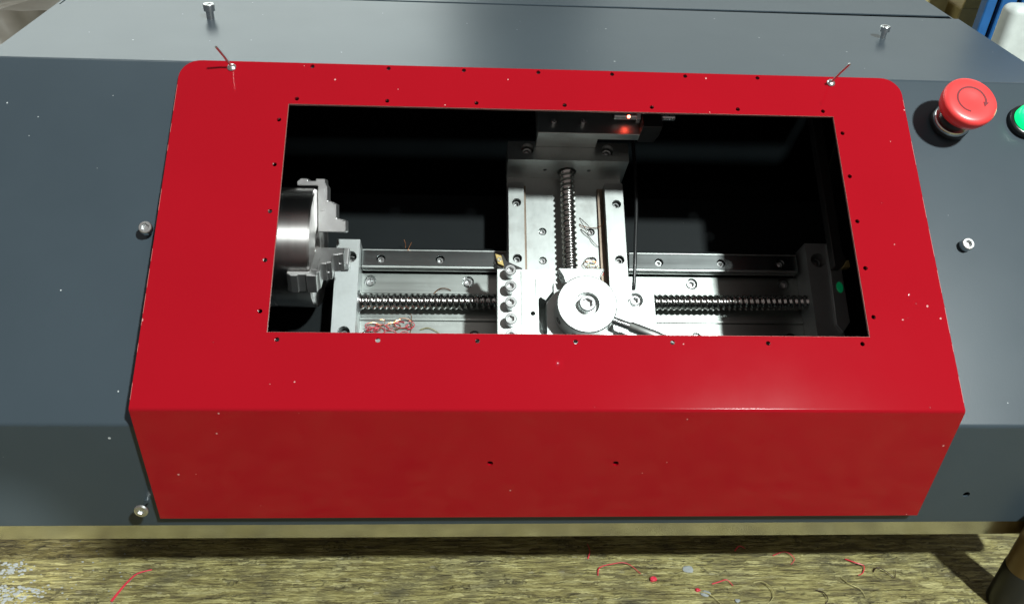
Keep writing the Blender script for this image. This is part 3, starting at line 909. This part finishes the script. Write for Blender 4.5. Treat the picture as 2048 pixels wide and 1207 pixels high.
litter([(238, 4, TZ + .6), (242, -3, TZ + 2), (249, -8, TZ + 2), (251, -15, TZ + .6)], 0.55, 'paleswarf', 'thin pale wavy shaving left of the dark crooked one')
litter([(214, -8, TZ + .6), (219, -11, TZ + 2), (220, -17, TZ + 2), (217, -21, TZ + .6)], 0.6, 'darkswarf', 'small dark hooked shaving at the bottom right')
litter([(122, -8, TZ + .6), (128, -11, TZ + 2.4), (133, -15, TZ + 2), (138, -22, TZ + .6)], 0.6, 'paleswarf', 'pale forked shaving near the bottom edge right of centre')
litter([(46, 8, TZ + .6), (48, 14, TZ + 2.5), (58, 17, TZ + 3), (70, 18, TZ + 2.5), (80, 9, TZ + .8)], 0.6, 'redwire', 'thin arching red thread below the middle of the machine')
litter([(40, 24, TZ + .6), (42, 30, TZ + 3), (41, 38, TZ + 2)], 0.6, 'redwire', 'upright red thread in the shadow under the machine')
litter([(190, 26, TZ + .6), (200, 28, TZ + 3), (206, 22, TZ + 2), (202, 17, TZ + .6)], 0.6, 'redwire', 'red and pale curl at the edge of the machine\'s shadow')
litter([(160, 31, TZ + .6), (164, 34, TZ + 3), (169, 33, TZ + 1)], 0.7, 'redwire', 'small red thread deep in the shadow under the machine')
def crumb(x, y, r, label, mat='chip', flat=0.5, seed=0, group='crumbs on the bench'):
    x, y = x * 1.025, y + 12
    rr = random.Random(seed)
    t = bmesh.new(); bmesh.ops.create_icosphere(t, subdivisions=2, radius=1)
    for v in t.verts:
        k = 1 + rr.uniform(-0.22, 0.22)
        v.co = Vector((x + v.co.x * r * k * 1.25, y + v.co.y * r * k, TZ + r * flat * 0.55 + v.co.z * r * flat * k))
    g = G(); g.merge(t)
    return solo(g, 'crumb', mat, label, 'crumb', (x, y, TZ), 'world', group)
crumb(88.5, 3.8, 2.3, 'fuzzy red crumb on the bench below the cover\'s right screw hole', 'redwire', 0.8, 1)
crumb(118, 13.5, 3.6, 'flat translucent white crumb at the middle right of the bench', 'chip', 0.2, 2)
crumb(127, -10, 2.9, 'pale round crumb beside the forked shaving', 'chip', 0.35, 3)
crumb(150, -16.5, 1.7, 'tiny bright white crumb near the bottom edge', 'chip', 0.6, 4)
crumb(121.5, -6.5, 1.6, 'tiny red crumb left of the pale round crumb', 'redwire', 0.7, 5)
# plaster crumbs spilled at the left end: uncountable
g = G()
for i in range(260):
    if i < 60:
        x, y = rnd.gauss(-408, 5), rnd.gauss(29, 4)
    elif i < 190:
        x, y = rnd.gauss(-396, 12), rnd.gauss(8, 5)
    else:
        x, y = rnd.uniform(-420, -310), rnd.uniform(-12, 58)
    r = rnd.uniform(0.3, 1.25) * (0.5 if i >= 190 else 1)
    t = bmesh.new(); bmesh.ops.create_icosphere(t, subdivisions=1, radius=1)
    for v in t.verts:
        k = 1 + rnd.uniform(-0.3, 0.3)
        v.co = Vector((x + v.co.x * r * k * 1.6, y + v.co.y * r * k, TZ + 0.3 * r + v.co.z * r * k * 0.45))
    g.merge(t)
o = solo(g, 'plaster_crumbs', 'chip', 'scatter of white plaster crumbs on the bench at the left end', 'crumbs', (-390, 0, TZ))
o['kind'] = 'stuff'
# splinters and dust over the visible strip of bench: uncountable
g = G()
for i in range(2600):
    x, y = rnd.uniform(-420, 430), rnd.uniform(-25, 75)
    L = rnd.uniform(1.0, 5); wd = rnd.uniform(0.2, 0.7); an = rnd.gauss(0.0, 0.22); h = rnd.uniform(0.2, 0.7)
    ca, sa = math.cos(an), math.sin(an)
    vs = []
    for lx, ly, z in ((-L, 0, 0.05), (0, -wd, 0.05), (L, 0, 0.05), (0, wd, 0.05), (L * 0.2, 0, h)):
        vs.append(g.b.verts.new((x + lx * ca - ly * sa, y + lx * sa + ly * ca, TZ + z)))
    for f in ((0, 1, 4), (1, 2, 4), (2, 3, 4), (3, 0, 4)):
        g.b.faces.new([vs[k] for k in f])
o = solo(g, 'wood_splinters', 'wood', 'fine wood splinters lifting from the weathered bench top', 'splinters', (0, 10, TZ))
o['kind'] = 'stuff'

# ------------------------------------------------------------------ things round the machine
CAN = thing('standing_tool', 'upright round handle, black below and brown above, at the bench\'s lower right corner', 'tool', (368.5, -7, TZ))
mcn = T(368.5, -7, TZ)
g = G(); g.lathe([(13, 0.1), (14, 1.2), (14, 40), (13.4, 41.5)], 48, mcn); g.build('black_grip', 'black', CAN, 40)
g = G(); g.lathe([(13.3, 41.2), (13.6, 42.5), (13.6, 90), (12, 96), (8, 100), (7, 104)], 48, mcn); g.build('brown_collar', 'brown', CAN, 40)

BX = thing('cardboard_box', 'brown cardboard box with an open flap behind the machine at the right', 'box', (660, 770, TZ))
g = G(); g.box(597, 760, 722, 900, TZ, 62, 1.5); g.build('carton', 'card', BX)
g = G(); g.prism([(722, 62.5), (718, 84), (720.5, 84.5), (725, 62.5)], 599, 758, mt, 0.3); g.build('flap', 'card', BX)
BX2 = solo(G().box(480, 588, 740, 900, TZ, 86, 2), 'carton', 'card', 'plain brown carton seen over the enclosure\'s right rear corner', 'box', (530, 800, TZ))
BP = thing('blue_post', 'blue enamelled steel post with two dark grooves at the upper right', 'post', (640, 670, TZ))
g = G(); g.box(580.5, 593, 641, 656, TZ, 330, 1.2); g.box(598.5, 618, 641, 656, TZ, 330, 1.2); g.box(624, 690, 641, 656, TZ, 330, 1.2); g.build('post_face', 'blue', BP)
g = G(); g.box(584, 686, 648, 655, TZ, 326, 0.5); g.build('groove', 'inner', BP)
WC = thing('white_canister', 'white rounded plastic canister standing at the right picture edge', 'canister', (600, 570, TZ))
g = G(); g.box(563, 680, 556, 586, TZ, 110, 9, None, 4); g.build('canister_body', 'white', WC, 40)
g = G(); g.lathe([(11, 110.05), (11, 122), (10, 124)], 32, T(645, 571, 0)); g.build('screw_lid', 'white', WC, 40)

# crumpled film and dark things at the upper left
def crumple(x0, x1, y, z0, z1, seed, amp):
    from mathutils import noise as mn
    g = G(); nx, nz = 46, 46
    vs = [[None] * (nz + 1) for _ in range(nx + 1)]
    for i in range(nx + 1):
        for k in range(nz + 1):
            x = x0 + (x1 - x0) * i / nx; z = z0 + (z1 - z0) * k / nz
            q = Vector((x * 0.012 + seed, z * 0.006, seed))
            rid = 1 - abs(mn.noise(q * 1.7)) * 2
            d = amp * (mn.noise(q) + 0.7 * rid + 0.25 * mn.noise(q * 5))
            bulge = -55 * math.sin(math.pi * i / nx) * (0.35 + 0.65 * math.sin(math.pi * (0.15 + 0.8 * k / nz)))
            vs[i][k] = g.b.verts.new((x + 0.3 * d, y + bulge - d, z))
    for i in range(nx):
        for k in range(nz):
            g.b.faces.new((vs[i][k], vs[i + 1][k], vs[i + 1][k + 1], vs[i][k + 1]))
    back = [g.b.verts.new((x, y + 90, z)) for x, z in ((x0, z0), (x1, z0), (x1, z1), (x0, z1))]
    g.b.faces.new(back)
    for a, b, lst in ((0, 1, [vs[i][0] for i in range(nx + 1)]), (1, 2, [vs[nx][k] for k in range(nz + 1)]), (2, 3, [vs[i][nz] for i in range(nx, -1, -1)]), (3, 0, [vs[0][k] for k in range(nz, -1, -1)])):
        g.b.faces.new([back[b], back[a]] + lst)
    return g
solo(crumple(-760, -555, 640, TZ, 52, 3.3, 22), 'crumpled_film', 'bag', 'crumpled grey brown plastic film sack behind the machine at the upper left', 'sack', (-650, 650, TZ), 'world', None, 70)
solo(G().box(-760, -640, 800, 900, TZ, 190, 4), 'toolbox', 'black', 'dark box in the shadow behind the crumpled film', 'box', (-700, 850, TZ))
solo(crumple(-632, -520, 900, TZ, 150, 8.1, 10), 'folded_cloth', 'bluegrey', 'blue grey cloth hanging behind the enclosure\'s left rear corner', 'cloth', (-570, 900, TZ), 'world', None, 70)

for o in bpy.data.objects:
    if '_base' in o:
        del o['_base']
